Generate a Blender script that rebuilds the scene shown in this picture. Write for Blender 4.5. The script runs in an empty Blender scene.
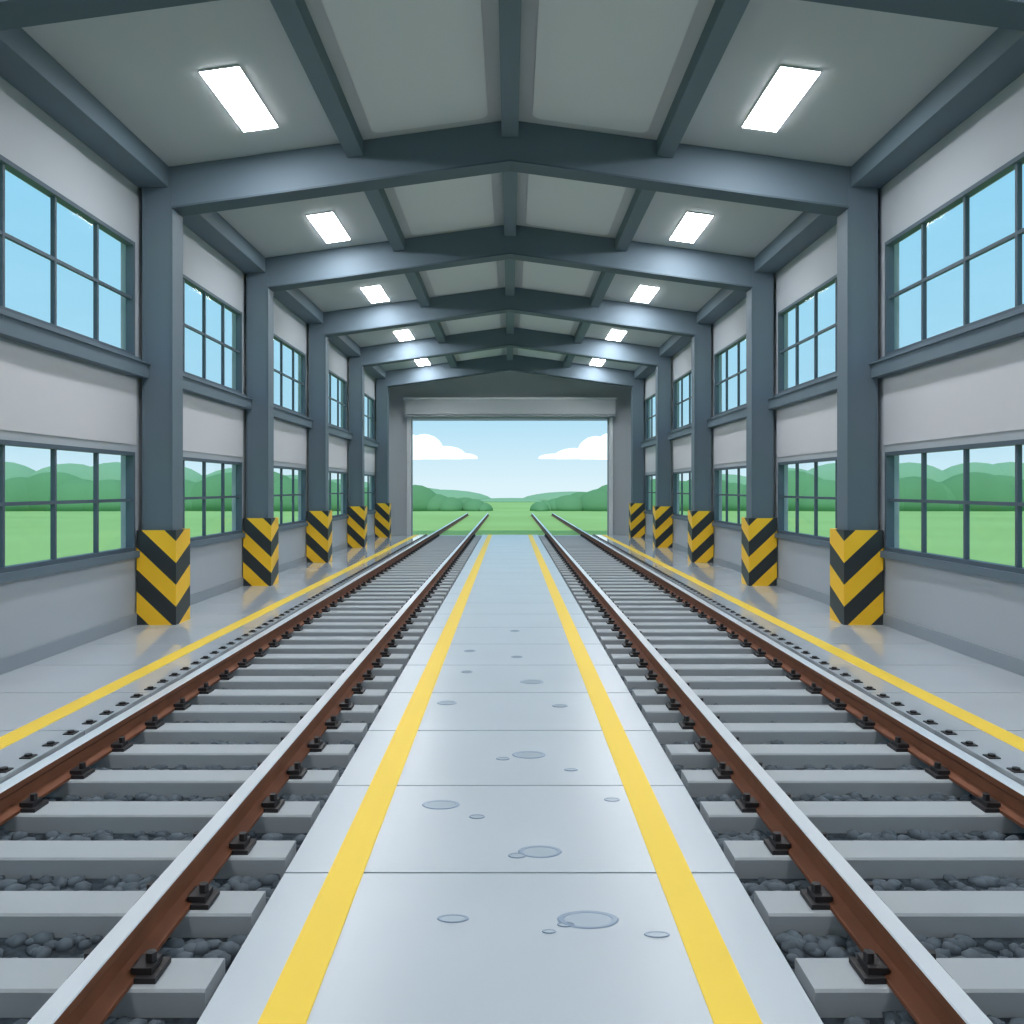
import bpy, bmesh, math, random
from mathutils import Vector, Matrix
random.seed(7)
scene = bpy.context.scene
try:
    scene.view_settings.view_transform = 'Standard'
    scene.view_settings.look = 'None'
except Exception: pass

F_PX = 886.0
CAM_H = 1.88

def lin(c):
    r = []
    for v in c:
        v = v/255.0
        r.append(v/12.92 if v <= 0.04045 else ((v+0.055)/1.055)**2.4)
    return (r[0], r[1], r[2], 1.0)

# ---------------------------------------------------------------- materials
def mat(name, col, rough=0.6, spec=0.3, metal=0.0, noise=0.0, nscale=3.0, col2=None, ior=None):
    m = bpy.data.materials.new(name); m.use_nodes = True
    nt = m.node_tree; b = nt.nodes['Principled BSDF']
    b.inputs['Base Color'].default_value = lin(col)
    b.inputs['Roughness'].default_value = rough
    b.inputs['Specular IOR Level'].default_value = spec
    b.inputs['Metallic'].default_value = metal
    if ior: b.inputs['IOR'].default_value = ior
    tc = nt.nodes.new('ShaderNodeTexCoord')
    if noise > 0 or col2:
        n = nt.nodes.new('ShaderNodeTexNoise'); n.inputs['Scale'].default_value = nscale
        n.inputs['Detail'].default_value = 1
        nt.links.new(tc.outputs['Object'], n.inputs['Vector'])
        r = nt.nodes.new('ShaderNodeValToRGB')
        c1 = lin(col)
        if col2: c2 = lin(col2)
        else: c2 = tuple(min(1, v*(1+noise)) for v in c1[:3])+(1,); c1 = tuple(v*(1-noise) for v in c1[:3])+(1,)
        r.color_ramp.elements[0].position = 0.35; r.color_ramp.elements[0].color = c1
        r.color_ramp.elements[1].position = 0.65; r.color_ramp.elements[1].color = c2
        nt.links.new(n.outputs['Fac'], r.inputs['Fac'])
        nt.links.new(r.outputs['Color'], b.inputs['Base Color'])
    return m

M_steel = mat('painted_steel', (101,117,129), 0.6, 0.2)
M_steel_d = mat('painted_steel_dark', (84,99,111), 0.6, 0.2)
M_ceil = mat('ceiling_sheet', (181,187,192), 0.65, 0.15)
M_ceil_p = mat('ceiling_panel', (204,209,213), 0.65, 0.15)
M_wall = mat('wall_paint', (172,179,186), 0.6, 0.25)
M_wall_p = mat('wall_panel_light', (202,203,208), 0.6, 0.25)
M_base = mat('baseboard_paint', (145,154,162), 0.5, 0.3)
M_gable = mat('gable_paint', (182,190,196), 0.6, 0.2)
M_floor = mat('polished_concrete', (192,200,207), 0.06, 0.5, noise=0.02, nscale=1.2, ior=1.95)
M_walk = mat('walkway_concrete', (194,203,210), 0.3, 0.4, noise=0.02, nscale=1.0)
M_sub = mat('sub_slab', (110,120,128), 0.8)
M_yellow = mat('yellow_line_paint', (255,217,74), 0.5, 0.3)
M_sleeper = mat('concrete_sleeper', (174,181,185), 0.7, 0.2)
M_bed = mat('ballast_bed', (66,75,82), 0.9, 0.1, noise=0.3, nscale=25)
M_stone = mat('ballast_stone', (92,102,110), 0.8, 0.2, noise=0.2, nscale=9)
M_rust = mat('rusty_rail', (122,76,54), 0.65, 0.2, noise=0.08, nscale=5)
M_rail = mat('rail_head_steel', (226,230,234), 0.3, 0.5, metal=0.2)
M_black = mat('fastener_iron', (44,42,44), 0.5, 0.4)
M_white = mat('white_trim', (220,225,229), 0.5)
M_shutter = mat('shutter_box', (184,191,197), 0.45, 0.3)
M_grass = mat('grass', (160,194,124), 0.95, 0.0, col2=(168,202,132), nscale=0.1)
M_tree = mat('tree_foliage', (110,154,110), 0.95, 0.0, col2=(118,164,118), nscale=0.2)
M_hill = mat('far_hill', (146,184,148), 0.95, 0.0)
M_pud = mat('puddle_rim', (150,168,188), 0.3, 0.5)
M_pud2 = mat('puddle_water', (192,204,214), 0.1, 0.5)

def emis(name, strength, col=(255,255,255)):
    m = bpy.data.materials.new(name); m.use_nodes = True
    nt = m.node_tree; nt.nodes.clear()
    o = nt.nodes.new('ShaderNodeOutputMaterial'); e = nt.nodes.new('ShaderNodeEmission')
    e.inputs['Color'].default_value = lin(col); e.inputs['Strength'].default_value = strength
    nt.links.new(e.outputs[0], o.inputs[0]); return m
M_lamp = emis('led_diffuser', 50, (252,252,255))

m = bpy.data.materials.new('cloud'); m.use_nodes = True
b = m.node_tree.nodes['Principled BSDF']
b.inputs['Base Color'].default_value = (0.9,0.9,0.9,1); b.inputs['Roughness'].default_value = 1
b.inputs['Specular IOR Level'].default_value = 0
b.inputs['Emission Color'].default_value = (1,1,1,1); b.inputs['Emission Strength'].default_value = 0.4  # faint emission added in place of light scattered inside the cloud
M_cloud = m

m = bpy.data.materials.new('window_glass'); m.use_nodes = True
nt = m.node_tree; nt.nodes.clear()
o = nt.nodes.new('ShaderNodeOutputMaterial'); mx = nt.nodes.new('ShaderNodeMixShader')
t = nt.nodes.new('ShaderNodeBsdfTransparent'); t.inputs[0].default_value = (0.97,0.995,1,1)
g = nt.nodes.new('ShaderNodeBsdfGlossy'); g.inputs['Roughness'].default_value = 0.05
mx.inputs[0].default_value = 0.025
nt.links.new(t.outputs[0], mx.inputs[1]); nt.links.new(g.outputs[0], mx.inputs[2]); nt.links.new(mx.outputs[0], o.inputs[0])
M_glass = m

# hazard chevrons : origin of the guard = inner front bottom corner
m = bpy.data.materials.new('hazard_chevron'); m.use_nodes = True
nt = m.node_tree; bs = nt.nodes['Principled BSDF']; bs.inputs['Roughness'].default_value = 0.45
tc = nt.nodes.new('ShaderNodeTexCoord'); sp = nt.nodes.new('ShaderNodeSeparateXYZ')
nt.links.new(tc.outputs['Object'], sp.inputs[0])
def math_node(op, a, bb):
    n = nt.nodes.new('ShaderNodeMath'); n.operation = op
    for i, v in enumerate((a, bb)):
        if v is None: continue
        if isinstance(v, (int, float)): n.inputs[i].default_value = v
        else: nt.links.new(v, n.inputs[i])
    return n.outputs[0]
ax = math_node('ABSOLUTE', sp.outputs['X'], None); ay = math_node('ABSOLUTE', sp.outputs['Y'], None)
f = math_node('SUBTRACT', sp.outputs['Z'], math_node('MULTIPLY', ax, 0.95))
f = math_node('SUBTRACT', f, math_node('MULTIPLY', ay, 0.45))
f = math_node('FRACT', math_node('MULTIPLY', math_node('ADD', f, 5.0*0.6+0.05), 1/0.6), None)
f = math_node('GREATER_THAN', f, 0.5)
mxr = nt.nodes.new('ShaderNodeMix'); mxr.data_type = 'RGBA'
nt.links.new(f, mxr.inputs[0]); mxr.inputs[6].default_value = lin((42,48,50)); mxr.inputs[7].default_value = (1.0,0.58,0.02,1)
nt.links.new(mxr.outputs[2], bs.inputs['Base Color'])
M_haz = m

# ---------------------------------------------------------------- mesh helpers
class MB:
    """mesh builder"""
    def __init__(s): s.v=[]; s.f=[]; s.mi=[]; s.mats=[]
    def mid(s, m):
        if m not in s.mats: s.mats.append(m)
        return s.mats.index(m)
    def box(s, x0,x1,y0,y1,z0,z1,m):
        if x0>x1: x0,x1=x1,x0
        if y0>y1: y0,y1=y1,y0
        i=len(s.v); k=s.mid(m)
        s.v += [(x0,y0,z0),(x1,y0,z0),(x1,y1,z0),(x0,y1,z0),(x0,y0,z1),(x1,y0,z1),(x1,y1,z1),(x0,y1,z1)]
        for q in ((0,3,2,1),(4,5,6,7),(0,1,5,4),(1,2,6,5),(2,3,7,6),(3,0,4,7)):
            s.f.append(tuple(i+a for a in q)); s.mi.append(k)
    def prism_y(s, poly, y0, y1, m, mfun=None):
        i=len(s.v); n=len(poly); k=s.mid(m)
        s.v += [(x,y0,z) for x,z in poly]+[(x,y1,z) for x,z in poly]
        s.f.append(tuple(range(i,i+n))); s.mi.append(k)
        s.f.append(tuple(reversed(range(i+n,i+2*n)))); s.mi.append(k)
        for a in range(n):
            b=(a+1)%n
            s.f.append((i+a,i+n+a,i+n+b,i+b)); s.mi.append(s.mid(mfun(a)) if mfun else k)
    def raw(s, verts, faces, m):
        i=len(s.v); k=s.mid(m); s.v+=verts
        for q in faces: s.f.append(tuple(i+a for a in q)); s.mi.append(k)
    def obj(s, name, parent=None, bevel=0, smooth=False, loc=(0,0,0)):
        me=bpy.data.meshes.new(name)
        vs=[(a-loc[0],b-loc[1],c-loc[2]) for a,b,c in s.v]
        me.from_pydata(vs,[],s.f)
        for mm in s.mats: me.materials.append(mm)
        me.polygons.foreach_set('material_index', s.mi)
        bm=bmesh.new(); bm.from_mesh(me); bmesh.ops.recalc_face_normals(bm,faces=bm.faces); bm.to_mesh(me); bm.free()
        if smooth: me.polygons.foreach_set('use_smooth',[True]*len(me.polygons))
        me.update()
        ob=bpy.data.objects.new(name,me); ob.location=loc
        scene.collection.objects.link(ob)
        if parent: ob.parent=parent
        if bevel>0:
            md=ob.modifiers.new('bevel','BEVEL'); md.width=bevel; md.segments=2; md.limit_method='ANGLE'
        return ob

def empty(name, loc=(0,0,0)):
    e=bpy.data.objects.new(name,None); scene.collection.objects.link(e); e.location=loc; e.empty_display_size=0.2
    return e

_b=bmesh.new(); bmesh.ops.create_icosphere(_b,subdivisions=1,radius=1)
ICO1_V=[tuple(v.co) for v in _b.verts]; ICO1_F=[tuple(v.index for v in f.verts) for f in _b.faces]; _b.free()
_b=bmesh.new(); bmesh.ops.create_icosphere(_b,subdivisions=3,radius=1)
ICO3_V=[tuple(v.co) for v in _b.verts]; ICO3_F=[tuple(v.index for v in f.verts) for f in _b.faces]; _b.free()

# ---------------------------------------------------------------- dimensions
FR = [-2.8, 2.2, 7.2, 12.25, 17.1, 22.4, 28.0, 33.7]   # portal frame front faces
Y_BACK=-3.0; Y_END=35.6
XW=5.15
RZ=CAM_H+5.10; SL=0.138
def roofz(x): return RZ-SL*abs(x)
PIT0, PIT1 = 1.10, 3.30

# ---------------------------------------------------------------- floor
mb=MB()
js=[-3.29+1.27*k for k in range(0,32)]
ys=[Y_BACK]+[j for j in js if Y_BACK+0.2<j<Y_END-0.2]+[Y_END]
g=0.008
for a,b_ in zip(ys[:-1],ys[1:]):
    mb.box(-PIT0,PIT0,a+g,b_-g,-0.12,0,M_walk)
    for s in (-1,1):
        mb.box(s*PIT1,s*XW,a+g,b_-g,-0.12,0,M_floor)
mb.box(-PIT0+0.004,PIT0-0.004,Y_BACK,Y_END,-0.4,-0.02,M_sub)
for s in (-1,1):
    mb.box(s*(PIT1+0.004),s*XW,Y_BACK,Y_END,-0.4,-0.02,M_sub)
mb.box(-3.955,3.955,Y_END,Y_END+0.3,-0.4,-0.035,M_walk)   # door sill
mb.obj('floor')

# ballast pits
mb=MB()
for s in (-1,1):
    mb.box(s*(PIT0+0.002),s*(PIT1-0.002),Y_BACK+0.002,Y_END-0.002,-0.4,-0.135,M_bed)
sl_y=[4.09+0.6*k for k in range(-11,53)]
for s in (-1,1):
    for y in sl_y:
        if y<1.4 or y>28: continue
        n = 150 if y<8 else (80 if y<14 else 30)
        for _ in range(n):
            px=random.uniform(PIT0+0.05,PIT1-0.06); py=y+random.uniform(0.15,0.45)
            r=random.uniform(0.030,0.054)*(1 if y<14 else 1.3)
            rot=Matrix.Rotation(random.uniform(0,6.28),3,'Z')
            sx,sy,sz=r*random.uniform(0.9,1.5),r*random.uniform(0.8,1.1),r*random.uniform(0.6,0.85)
            vs=[]
            for v in ICO1_V:
                q=rot@Vector((v[0]*sx,v[1]*sy,v[2]*sz)); vs.append((s*px+q.x,py+q.y,-0.128+q.z))
            mb.raw(vs,ICO1_F,M_stone)
mb.obj('ballast_gravel',smooth=True)

# ---------------------------------------------------------------- tracks
R_IN, R_OUT = 1.535, 2.965
ZB=-0.03
def rail_profile(cx):
    P=[(-0.085,0),(0.085,0),(0.085,0.018),(0.028,0.042),(0.020,0.105),(0.043,0.122),(0.043,0.159),(0.039,0.165),(-0.039,0.165),(-0.043,0.159),(-0.043,0.122),(-0.020,0.105),(-0.028,0.042),(-0.085,0.018)]
    return [(cx+x,ZB+z) for x,z in P]
def hexbolt(mb,cx,y,z0,z1,r):
    hx=[(cx+r*math.cos(k*math.pi/3),y+r*math.sin(k*math.pi/3)) for k in range(6)]
    vs=[(a,b_,z0) for a,b_ in hx]+[(a,b_,z1) for a,b_ in hx]
    mb.raw(vs,[tuple(range(6)),tuple(range(6,12))]+[(k,(k+1)%6,6+(k+1)%6,6+k) for k in range(6)],M_black)
for s in (-1,1):
    tr=empty('railway_track',(s*2.22,0,0))
    off=(s*2.22,0,0)
    for nm,rx in (('rail_inner',R_IN),('rail_outer',R_OUT)):
        mb=MB()
        mb.prism_y(rail_profile(s*rx),Y_BACK+0.01,62,M_rust,lambda a:(M_rail if a in (6,7,8) else M_rust))
        ob=mb.obj(nm); ob.parent=tr; ob.location=(-off[0],0,0)
    mb=MB()
    for y in sl_y:
        if y<Y_BACK+0.2 or y>Y_END-0.2: continue
        x0,x1=1.16,3.285
        zt=-0.03; zb=-0.19; c=0.010; hw=0.12
        prof=[(-hw,zb),(hw,zb),(hw,zt-c),(hw-c,zt),(-hw+c,zt),(-hw,zt-c)]
        i=[(s*x0,y+a,b_) for a,b_ in prof]; j=[(s*x1,y+a,b_) for a,b_ in prof]
        n=6; fs=[tuple(range(n)),tuple(range(n,2*n))]+[(a,(a+1)%n,n+(a+1)%n,n+a) for a in range(n)]
        mb.raw(i+j,fs,M_sleeper)
    ob=mb.obj('sleepers'); ob.parent=tr; ob.location=(-off[0],0,0)
    mb=MB()
    for y in sl_y:
        if y<Y_BACK+0.2 or y>Y_END-0.2: continue
        for rx in (R_IN,R_OUT):
            mb.box(s*(rx-0.17),s*(rx-0.086),y-0.08,y+0.08,-0.03,-0.008,M_black)
            mb.box(s*(rx+0.086),s*(rx+0.17),y-0.08,y+0.08,-0.03,-0.008,M_black)
            for d in (-1,1):
                cx=s*(rx+d*0.105)
                mb.box(cx-0.04,cx+0.04,y-0.055,y+0.055,-0.008,0.018,M_black)
                hexbolt(mb,s*(rx+d*0.122),y,0.0,0.055,0.022)
        # hold-down bolts along the platform edge
        for dy in (0,0.3):
            hexbolt(mb,s*3.365,y+dy,0.0,0.022,0.028)
            mb.box(s*3.325,s*3.405,y+dy-0.045,y+dy+0.045,0.0,0.008,M_black)
    ob=mb.obj('rail_fasteners'); ob.parent=tr; ob.location=(-off[0],0,0)

# ---------------------------------------------------------------- yellow lines
for s in (-1,1):
    mb=MB(); mb.box(s*0.715,s*0.885,Y_BACK+0.01,Y_END-0.01,0.0,0.004,M_yellow); mb.obj('yellow_safety_line')
for s in (-1,1):
    mb=MB(); mb.box(s*3.66,s*3.84,Y_BACK+0.01,Y_END-0.01,0.0,0.004,M_yellow); mb.obj('yellow_safety_line')

def puddle(px,py,rx,ry):
    Z=CAM_H*F_PX/(py-488.0); X=(px-510)*Z/F_PX; a=rx*Z/F_PX; b_=ry*Z*Z/(CAM_H*F_PX)
    mb=MB(); N=40
    def ring(k,z,dy=0): return [(X+a*k*math.cos(2*math.pi*i/N)*(1+0.03*math.sin(3*i*2*math.pi/N)),Z+dy*b_+b_*k*math.sin(2*math.pi*i/N),z) for i in range(N)]
    vs=ring(1,0.0005)+ring(0.95,0.005)+ring(0.80,0.005,-0.04)+ring(0.76,0.003,-0.05)
    fs=[]
    for r in range(3):
        for i in range(N): fs.append((r*N+i,r*N+(i+1)%N,(r+1)*N+(i+1)%N,(r+1)*N+i))
    mb.raw(vs,fs,M_pud)
    mb.raw(ring(0.76,0.003,-0.05),[tuple(range(N))],M_pud2)
    mb.obj('puddle',smooth=False)
for p in [(588,920,31,9),(540,852,22,6),(529,755,17,3.6),(441,805,19,4.5),(453,919,16,4),(657,935,13,3),(447,703,10,2),(532,682,12,2),(560,706,8,1.5),(517,856,9,2.5),(477,817,8,2),(612,800,8,1.8),(503,759,7,1.4),(571,770,7,1.3),(467,672,6,1.2),(566,925,9,2.4),(549,932,7,1.8),(470,651,6,1),(517,657,6,1),(515,631,5,0.8)]:
    puddle(*p)

# ---------------------------------------------------------------- walls with windows
Z_UT,Z_UB=5.24,3.67
Z_LT,Z_LB=2.37,1.02
WT=0.18
bays=[(FR[i]+0.80,FR[i+1]-0.12) for i in range(len(FR)-1)]
wn=0
for s,side in ((-1,'left'),(1,'right')):
    mb=MB()
    xa,xb=s*XW,s*(XW+WT)
    ztop=roofz(XW)-0.005
    mb.box(xa,xb,Y_BACK,Y_END,-0.4,Z_LB,M_wall)
    mb.box(xa,xb,Y_BACK,Y_END,Z_LT,Z_UB,M_wall)
    mb.box(xa,xb,Y_BACK,Y_END,Z_UT,ztop,M_wall)
    edges=[Y_BACK]+[v for b_ in bays for v in b_]+[Y_END]
    for k in range(0,len(edges),2):
        for (za,zb) in ((Z_LB,Z_LT),(Z_UB,Z_UT)):
            mb.box(xa,xb,edges[k],edges[k+1],za,zb,M_wall)
    for (a,b_) in bays:
        mb.box(s*(XW-0.015),s*XW,a-0.1,b_+0.05,Z_LT+0.10,Z_UB-0.30,M_wall_p)
    mb.obj('wall_'+side)
    mb=MB(); mb.box(s*(XW-0.03),s*XW,Y_BACK,Y_END,0,0.16,M_base); mb.obj('baseboard_'+side,bevel=0.005)
    mb=MB()
    for i in range(len(FR)-1):
        mb.box(s*(XW-0.16),s*(XW-0.016),FR[i]+0.4,FR[i+1],3.40,3.58,M_steel)
        mb.box(s*(XW-0.19),s*(XW-0.016),FR[i]+0.4,FR[i+1],3.58,3.60,M_steel)
    mb.obj('trim_girt_'+side)
    mb=MB(); z1=roofz(4.72)
    P=[(4.72,CAM_H+4.16),(XW-0.002,CAM_H+4.16),(XW-0.002,roofz(XW)-0.003),(4.72,z1-0.003)]
    P=[(s*x,z) for x,z in P]
    mb.prism_y(P,Y_BACK,Y_END,M_steel)
    mb.obj('eave_beam')
    for (a,b_) in bays:
        for (za,zb) in ((Z_LB,Z_LT),(Z_UB,Z_UT)):
            wn+=1
            mb=MB(); x0,x1=s*(XW-0.02),s*(XW+0.09); t=0.05
            mb.box(x0,x1,a,b_,za,za+t,M_steel_d); mb.box(x0,x1,a,b_,zb-t,zb,M_steel_d)
            mb.box(x0,x1,a,a+t,za+t,zb-t,M_steel_d); mb.box(x0,x1,b_-t,b_,za+t,zb-t,M_steel_d)
            n=4
            for k in range(1,n):
                y=a+(b_-a)*k/n; mb.box(s*(XW+0.01),s*(XW+0.06),y-0.022,y+0.022,za+t,zb-t,M_steel_d)
            zm=(za+zb)/2+0.02
            mb.box(s*(XW+0.012),s*(XW+0.058),a+t,b_-t,zm-0.02,zm+0.02,M_steel_d)
            mb.box(s*(XW-0.07),s*(XW-0.001),a-0.05,b_+0.05,za-0.09,za,M_steel)
            mb.box(s*(XW+0.03),s*(XW+0.04),a+t*0.5,b_-t*0.5,za+t*0.5,zb-t*0.5,M_glass)
            mb.obj('window_%d'%wn)

mb=MB()
mb.prism_y([(-XW-WT,-0.4),(XW+WT,-0.4),(XW+WT,roofz(XW+WT)-0.005),(0,RZ-0.005),(-XW-WT,roofz(XW+WT)-0.005)],Y_BACK-0.2,Y_BACK,M_wall)
mb.obj('wall_back')

DX=3.97; DT=4.70
mb=MB()
for s in (-1,1):
    P=[(DX,-0.4),(XW+WT,-0.4),(XW+WT,roofz(XW+WT)-0.005),(DX,roofz(DX)-0.005)]
    mb.prism_y([(s*x,z) for x,z in P],Y_END,Y_END+0.25,M_gable)
mb.prism_y([(-DX,DT),(DX,DT),(DX,roofz(DX)-0.005),(0,RZ-0.005),(-DX,roofz(DX)-0.005)],Y_END,Y_END+0.25,M_gable)
mb.obj('wall_front')
mb=MB()
mb.box(-4.2,4.2,Y_END-0.4,Y_END-0.002,DT+0.12,DT+0.74,M_shutter)
mb.box(-4.24,4.24,Y_END-0.43,Y_END-0.002,DT+0.70,DT+0.78,M_white)
mb.box(-4.2,4.2,Y_END-0.42,Y_END-0.002,DT+0.02,DT+0.10,M_base)
for k in range(2):
    mb.box(-3.95,3.95,Y_END+0.04,Y_END+0.08,DT-0.06*k-0.05,DT-0.06*k,M_shutter)
for s in (-1,1):
    mb.box(s*(DX+0.0),s*(DX+0.16),Y_END-0.12,Y_END-0.002,0,DT+0.1,M_white)
    mb.box(s*(DX-0.05),s*(DX-0.001),Y_END+0.0,Y_END+0.12,0,DT,M_base)
mb.obj('door_1')

# ---------------------------------------------------------------- ceiling
mb=MB()
E=XW+WT+0.25
mb.prism_y([(-E,roofz(E)),(0,RZ),(E,roofz(E)),(E,roofz(E)+0.12),(0,RZ+0.12),(-E,roofz(E)+0.12)],Y_BACK-0.3,Y_END+0.5,M_ceil)
mb.obj('ceiling')
mb=MB()
fr2=FR+[Y_END]
for i in range(len(FR)):
    y0=FR[i]+0.4+0.22; y1=fr2[i+1]-0.22
    if y1-y0<1: continue
    for s in (-1,1):
        x0,x1=0.30,1.86
        n=6; r=0.14; pts=[]
        for (cx,cy,a0) in ((x1-r,y1-r,0),(x0+r,y1-r,90),(x0+r,y0+r,180),(x1-r,y0+r,270)):
            for k in range(n+1):
                a=math.radians(a0+90*k/n); pts.append((cx+r*math.cos(a),cy+r*math.sin(a)))
        N=len(pts)
        vs=[(s*x,y,roofz(x)-0.002) for x,y in pts]+[(s*x,y,roofz(x)-0.035) for x,y in pts]
        mb.raw(vs,[tuple(range(N)),tuple(range(N,2*N))]+[(k,(k+1)%N,N+(k+1)%N,N+k) for k in range(N)],M_ceil_p)
mb.obj('trim_ceiling_panels')
mb=MB(); mb.prism_y([(-0.115,RZ-0.24),(0.115,RZ-0.24),(0.115,roofz(0.115)-0.003),(0,RZ-0.003),(-0.115,roofz(0.115)-0.003)],Y_BACK,Y_END,M_steel)
mb.obj('ridge_beam')
for s in (-1,1):
    mb=MB(); x0,x1=2.03,2.25
    mb.prism_y([(s*x0,roofz(x0)-0.22),(s*x1,roofz(x1)-0.22),(s*x1,roofz(x1)-0.003),(s*x0,roofz(x0)-0.003)],Y_BACK,Y_END,M_steel)
    mb.obj('purlin')

# ---------------------------------------------------------------- portal frames + guards
CX0,CX1=4.68,5.06
for y in FR:
    pf=empty('portal_frame',(0,y,0))
    for s,nm in ((-1,'column_a'),(1,'column_b')):
        mb=MB()
        mb.prism_y([(s*CX0,0),(s*CX1,0),(s*CX1,roofz(CX1)-0.004),(s*CX0,roofz(CX0)-0.004)],y,y+0.36,M_steel)
        mb.box(s*(CX0-0.02),s*CX0,y-0.015,y+0.375,0.0,roofz(CX0)-0.60,M_steel)
        mb.box(s*(CX1),s*(CX1+0.02),y-0.015,y+0.375,0.0,roofz(CX1)-0.2,M_steel)
        ob=mb.obj(nm); ob.parent=pf; ob.location=(0,-y,0)
    mb=MB(); D=0.56
    x=CX0
    top=[(x,roofz(x)-0.004),(0,RZ-0.004),(-x,roofz(x)-0.004)]
    bot=[(-x,roofz(x)-D),(0,RZ-D),(x,roofz(x)-D)]
    mb.prism_y(bot+top,y+0.015,y+0.36,M_steel)
    bot2=[(-x,roofz(x)-D-0.025),(0,RZ-D-0.025),(x,roofz(x)-D-0.025)]
    top2=[(x,roofz(x)-D),(0,RZ-D),(-x,roofz(x)-D)]
    mb.prism_y(bot2+top2,y-0.01,y+0.38,M_steel_d)
    ob=mb.obj('rafter'); ob.parent=pf; ob.location=(0,-y,0)
    for s in (-1,1):
        ix,ox=4.585,5.125; y0,y1=y-0.09,y+0.45; h=1.30; t=0.035
        mb=MB()
        outer=[(s*ix,y0),(s*ox,y0),(s*ox,y1),(s*ix,y1)]
        inner=[(s*(ix+t),y0+t),(s*(ox-t*0.2),y0+t),(s*(ox-t*0.2),y1-t),(s*(ix+t),y1-t)]
        vs=[(a,b_,0) for a,b_ in outer]+[(a,b_,h) for a,b_ in outer]+[(a,b_,0) for a,b_ in inner]+[(a,b_,h) for a,b_ in inner]
        fs=[]
        for k in range(4):
            j=(k+1)%4
            fs+=[(k,j,4+j,4+k),(8+j,8+k,12+k,12+j),(4+k,4+j,12+j,12+k),(j,k,8+k,8+j)]
        mb.raw(vs,fs,M_haz)
        mb.obj('column_guard',loc=(s*ix,y0,0))

# ---------------------------------------------------------------- ceiling lights
LY=[0.5,5.6,10.62,15.8,21.2,26.9,32.6]
for y in LY:
    for s in (-1,1):
        cx=3.22; L=0.82; W=0.225
        ang=math.atan(SL)
        e=empty('ceiling_light',(s*cx,y,roofz(cx)-0.005))
        e.rotation_euler=(0,s*ang,0)
        mb=MB(); mb.box(-W,W,-L,L,-0.02,0.0,M_white); ob=mb.obj('housing'); ob.parent=e
        mb=MB(); mb.box(-W+0.006,W-0.006,-L+0.006,L-0.006,-0.026,-0.0205,M_lamp); ob=mb.obj('diffuser'); ob.parent=e

# ---------------------------------------------------------------- outside
mb=MB()
mb.box(-200,200,Y_END+0.3,135,-0.3,-0.04,M_grass)
for s in (-1,1): mb.box(s*(XW+WT+0.01),s*200,-60,Y_END+0.3,-0.3,-0.04,M_grass)
mb.obj('grass_field')

def blob(mb,x,y,z0,rx,ry,rz,m,flat=None):
    vs=[]
    for v in ICO3_V:
        z=v[2]*rz+z0
        if flat is not None: z=max(z,flat)
        vs.append((x+v[0]*rx,y+v[1]*ry,z))
    mb.raw(vs,ICO3_F,m)
mb=MB()
def hgt(x):
    a=abs(x)
    if a<9: return 0.5+ (a/9)**1.4*1.75
    if a<20: return 2.2+(a-9)/11*0.6
    return 3.0
x=-62
while x<62:
    h=hgt(x)*random.uniform(0.82,1.15)
    if abs(x)>2.0:
        r=h*random.uniform(1.0,1.4)
        blob(mb,x,76+random.uniform(-1,1),-0.04,r,2.5,h,M_tree,flat=-0.04)
    x+=max(0.8,hgt(x)*0.85)
for s in (-1,1):
    y=-40
    while y<76:
        h=3.2*random.uniform(0.85,1.2)
        blob(mb,s*(62+random.uniform(-1,1)),y,-0.04,3.5,h*1.3,h,M_tree,flat=-0.04)
        y+=3.0
mb.obj('tree_line',smooth=True)
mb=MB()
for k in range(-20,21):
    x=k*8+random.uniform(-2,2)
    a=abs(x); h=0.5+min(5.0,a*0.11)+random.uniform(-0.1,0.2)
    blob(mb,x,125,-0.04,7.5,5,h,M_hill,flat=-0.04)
mb.obj('distant_hill',smooth=True)

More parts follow.
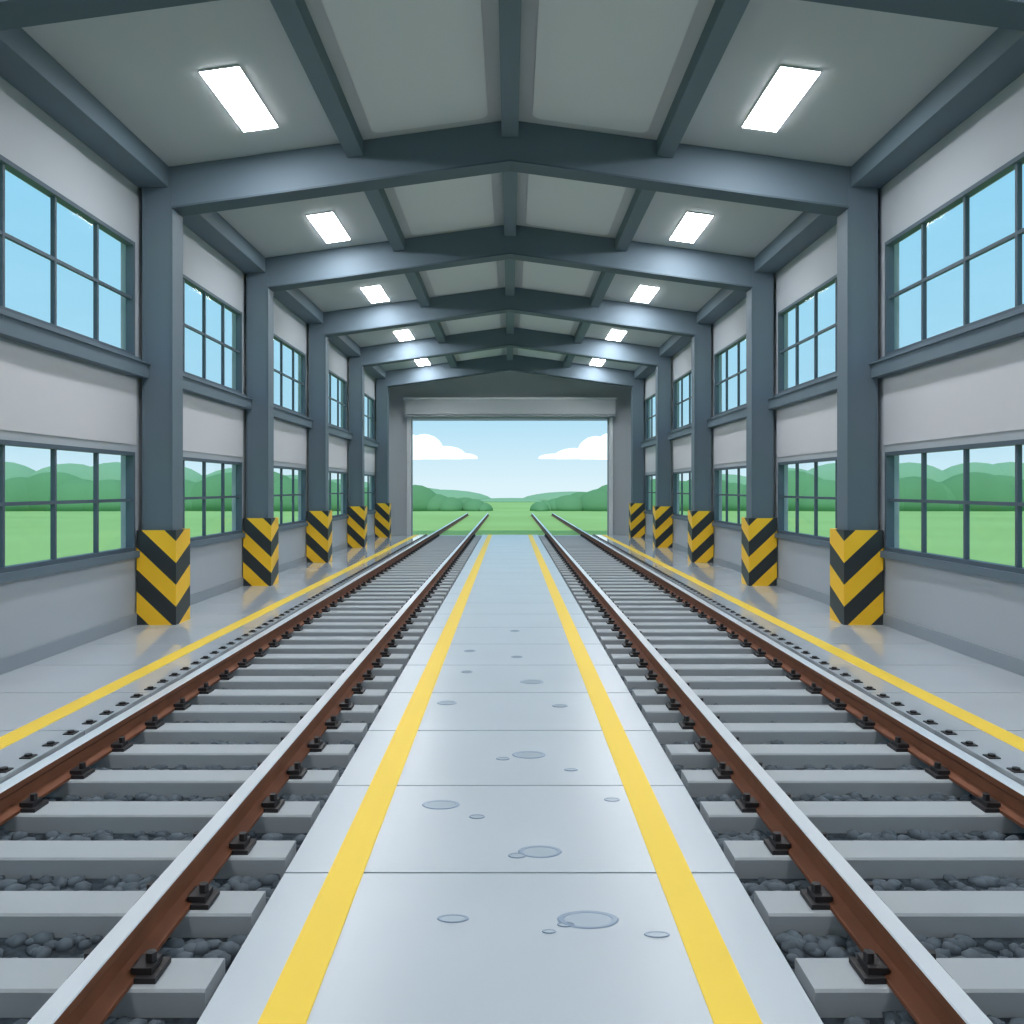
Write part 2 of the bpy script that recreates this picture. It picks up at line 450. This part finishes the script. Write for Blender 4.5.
def cloud(parts):
    D=250.0; k=D/F_PX
    mb=MB()
    for (px,py,rx,ry,fl) in parts:
        blob(mb,(px-510)*k,D,CAM_H+(488-py)*k,rx*k,ry*k*0.8,ry*k,M_cloud,flat=CAM_H+(488-fl)*k)
    mb.obj('cloud',smooth=True)
cloud([(424,452,20,18,459),(402,452,24,20,459),(446,456,20,10,459),(462,458,16,5,459),(380,455,20,14,459)])
cloud([(596,453,19,17,459),(615,452,24,20,459),(574,457,20,9,459),(556,458,18,4.5,459),(640,455,20,14,459)])

# ---------------------------------------------------------------- world, sun, camera
w=bpy.data.worlds.new('sky'); scene.world=w; w.use_nodes=True
nt=w.node_tree; nt.nodes.clear()
o=nt.nodes.new('ShaderNodeOutputWorld'); bg=nt.nodes.new('ShaderNodeBackground')
tc=nt.nodes.new('ShaderNodeTexCoord'); sp=nt.nodes.new('ShaderNodeSeparateXYZ'); r=nt.nodes.new('ShaderNodeValToRGB')
nt.links.new(tc.outputs['Generated'],sp.inputs[0]); nt.links.new(sp.outputs['Z'],r.inputs['Fac'])
cr=r.color_ramp
cr.elements[0].position=0.0; cr.elements[0].color=lin((222,244,252))
cr.elements[1].position=1.0; cr.elements[1].color=lin((150,205,240))
e=cr.elements.new(0.08); e.color=lin((178,225,247))
e=cr.elements.new(0.35); e.color=lin((148,216,248))
nt.links.new(r.outputs['Color'],bg.inputs['Color']); bg.inputs['Strength'].default_value=1.0
nt.links.new(bg.outputs[0],o.inputs[0])

sd=bpy.data.lights.new('sun','SUN'); sd.energy=1.6; sd.angle=0.02; sd.color=(1,0.93,0.8)
so=bpy.data.objects.new('sun',sd); scene.collection.objects.link(so)
so.rotation_euler=Vector((0,0.5,-0.87)).to_track_quat('-Z','Y').to_euler(); so.location=(0,-20,40)

cd=bpy.data.cameras.new('camera'); co=bpy.data.objects.new('camera',cd); scene.collection.objects.link(co)
co.location=(0,0,CAM_H); co.rotation_euler=(math.radians(90),0,0)
cd.sensor_width=36; cd.lens=36*F_PX/1024
cd.shift_x=2/1024; cd.shift_y=-24/1024
cd.clip_end=2000
scene.camera=co
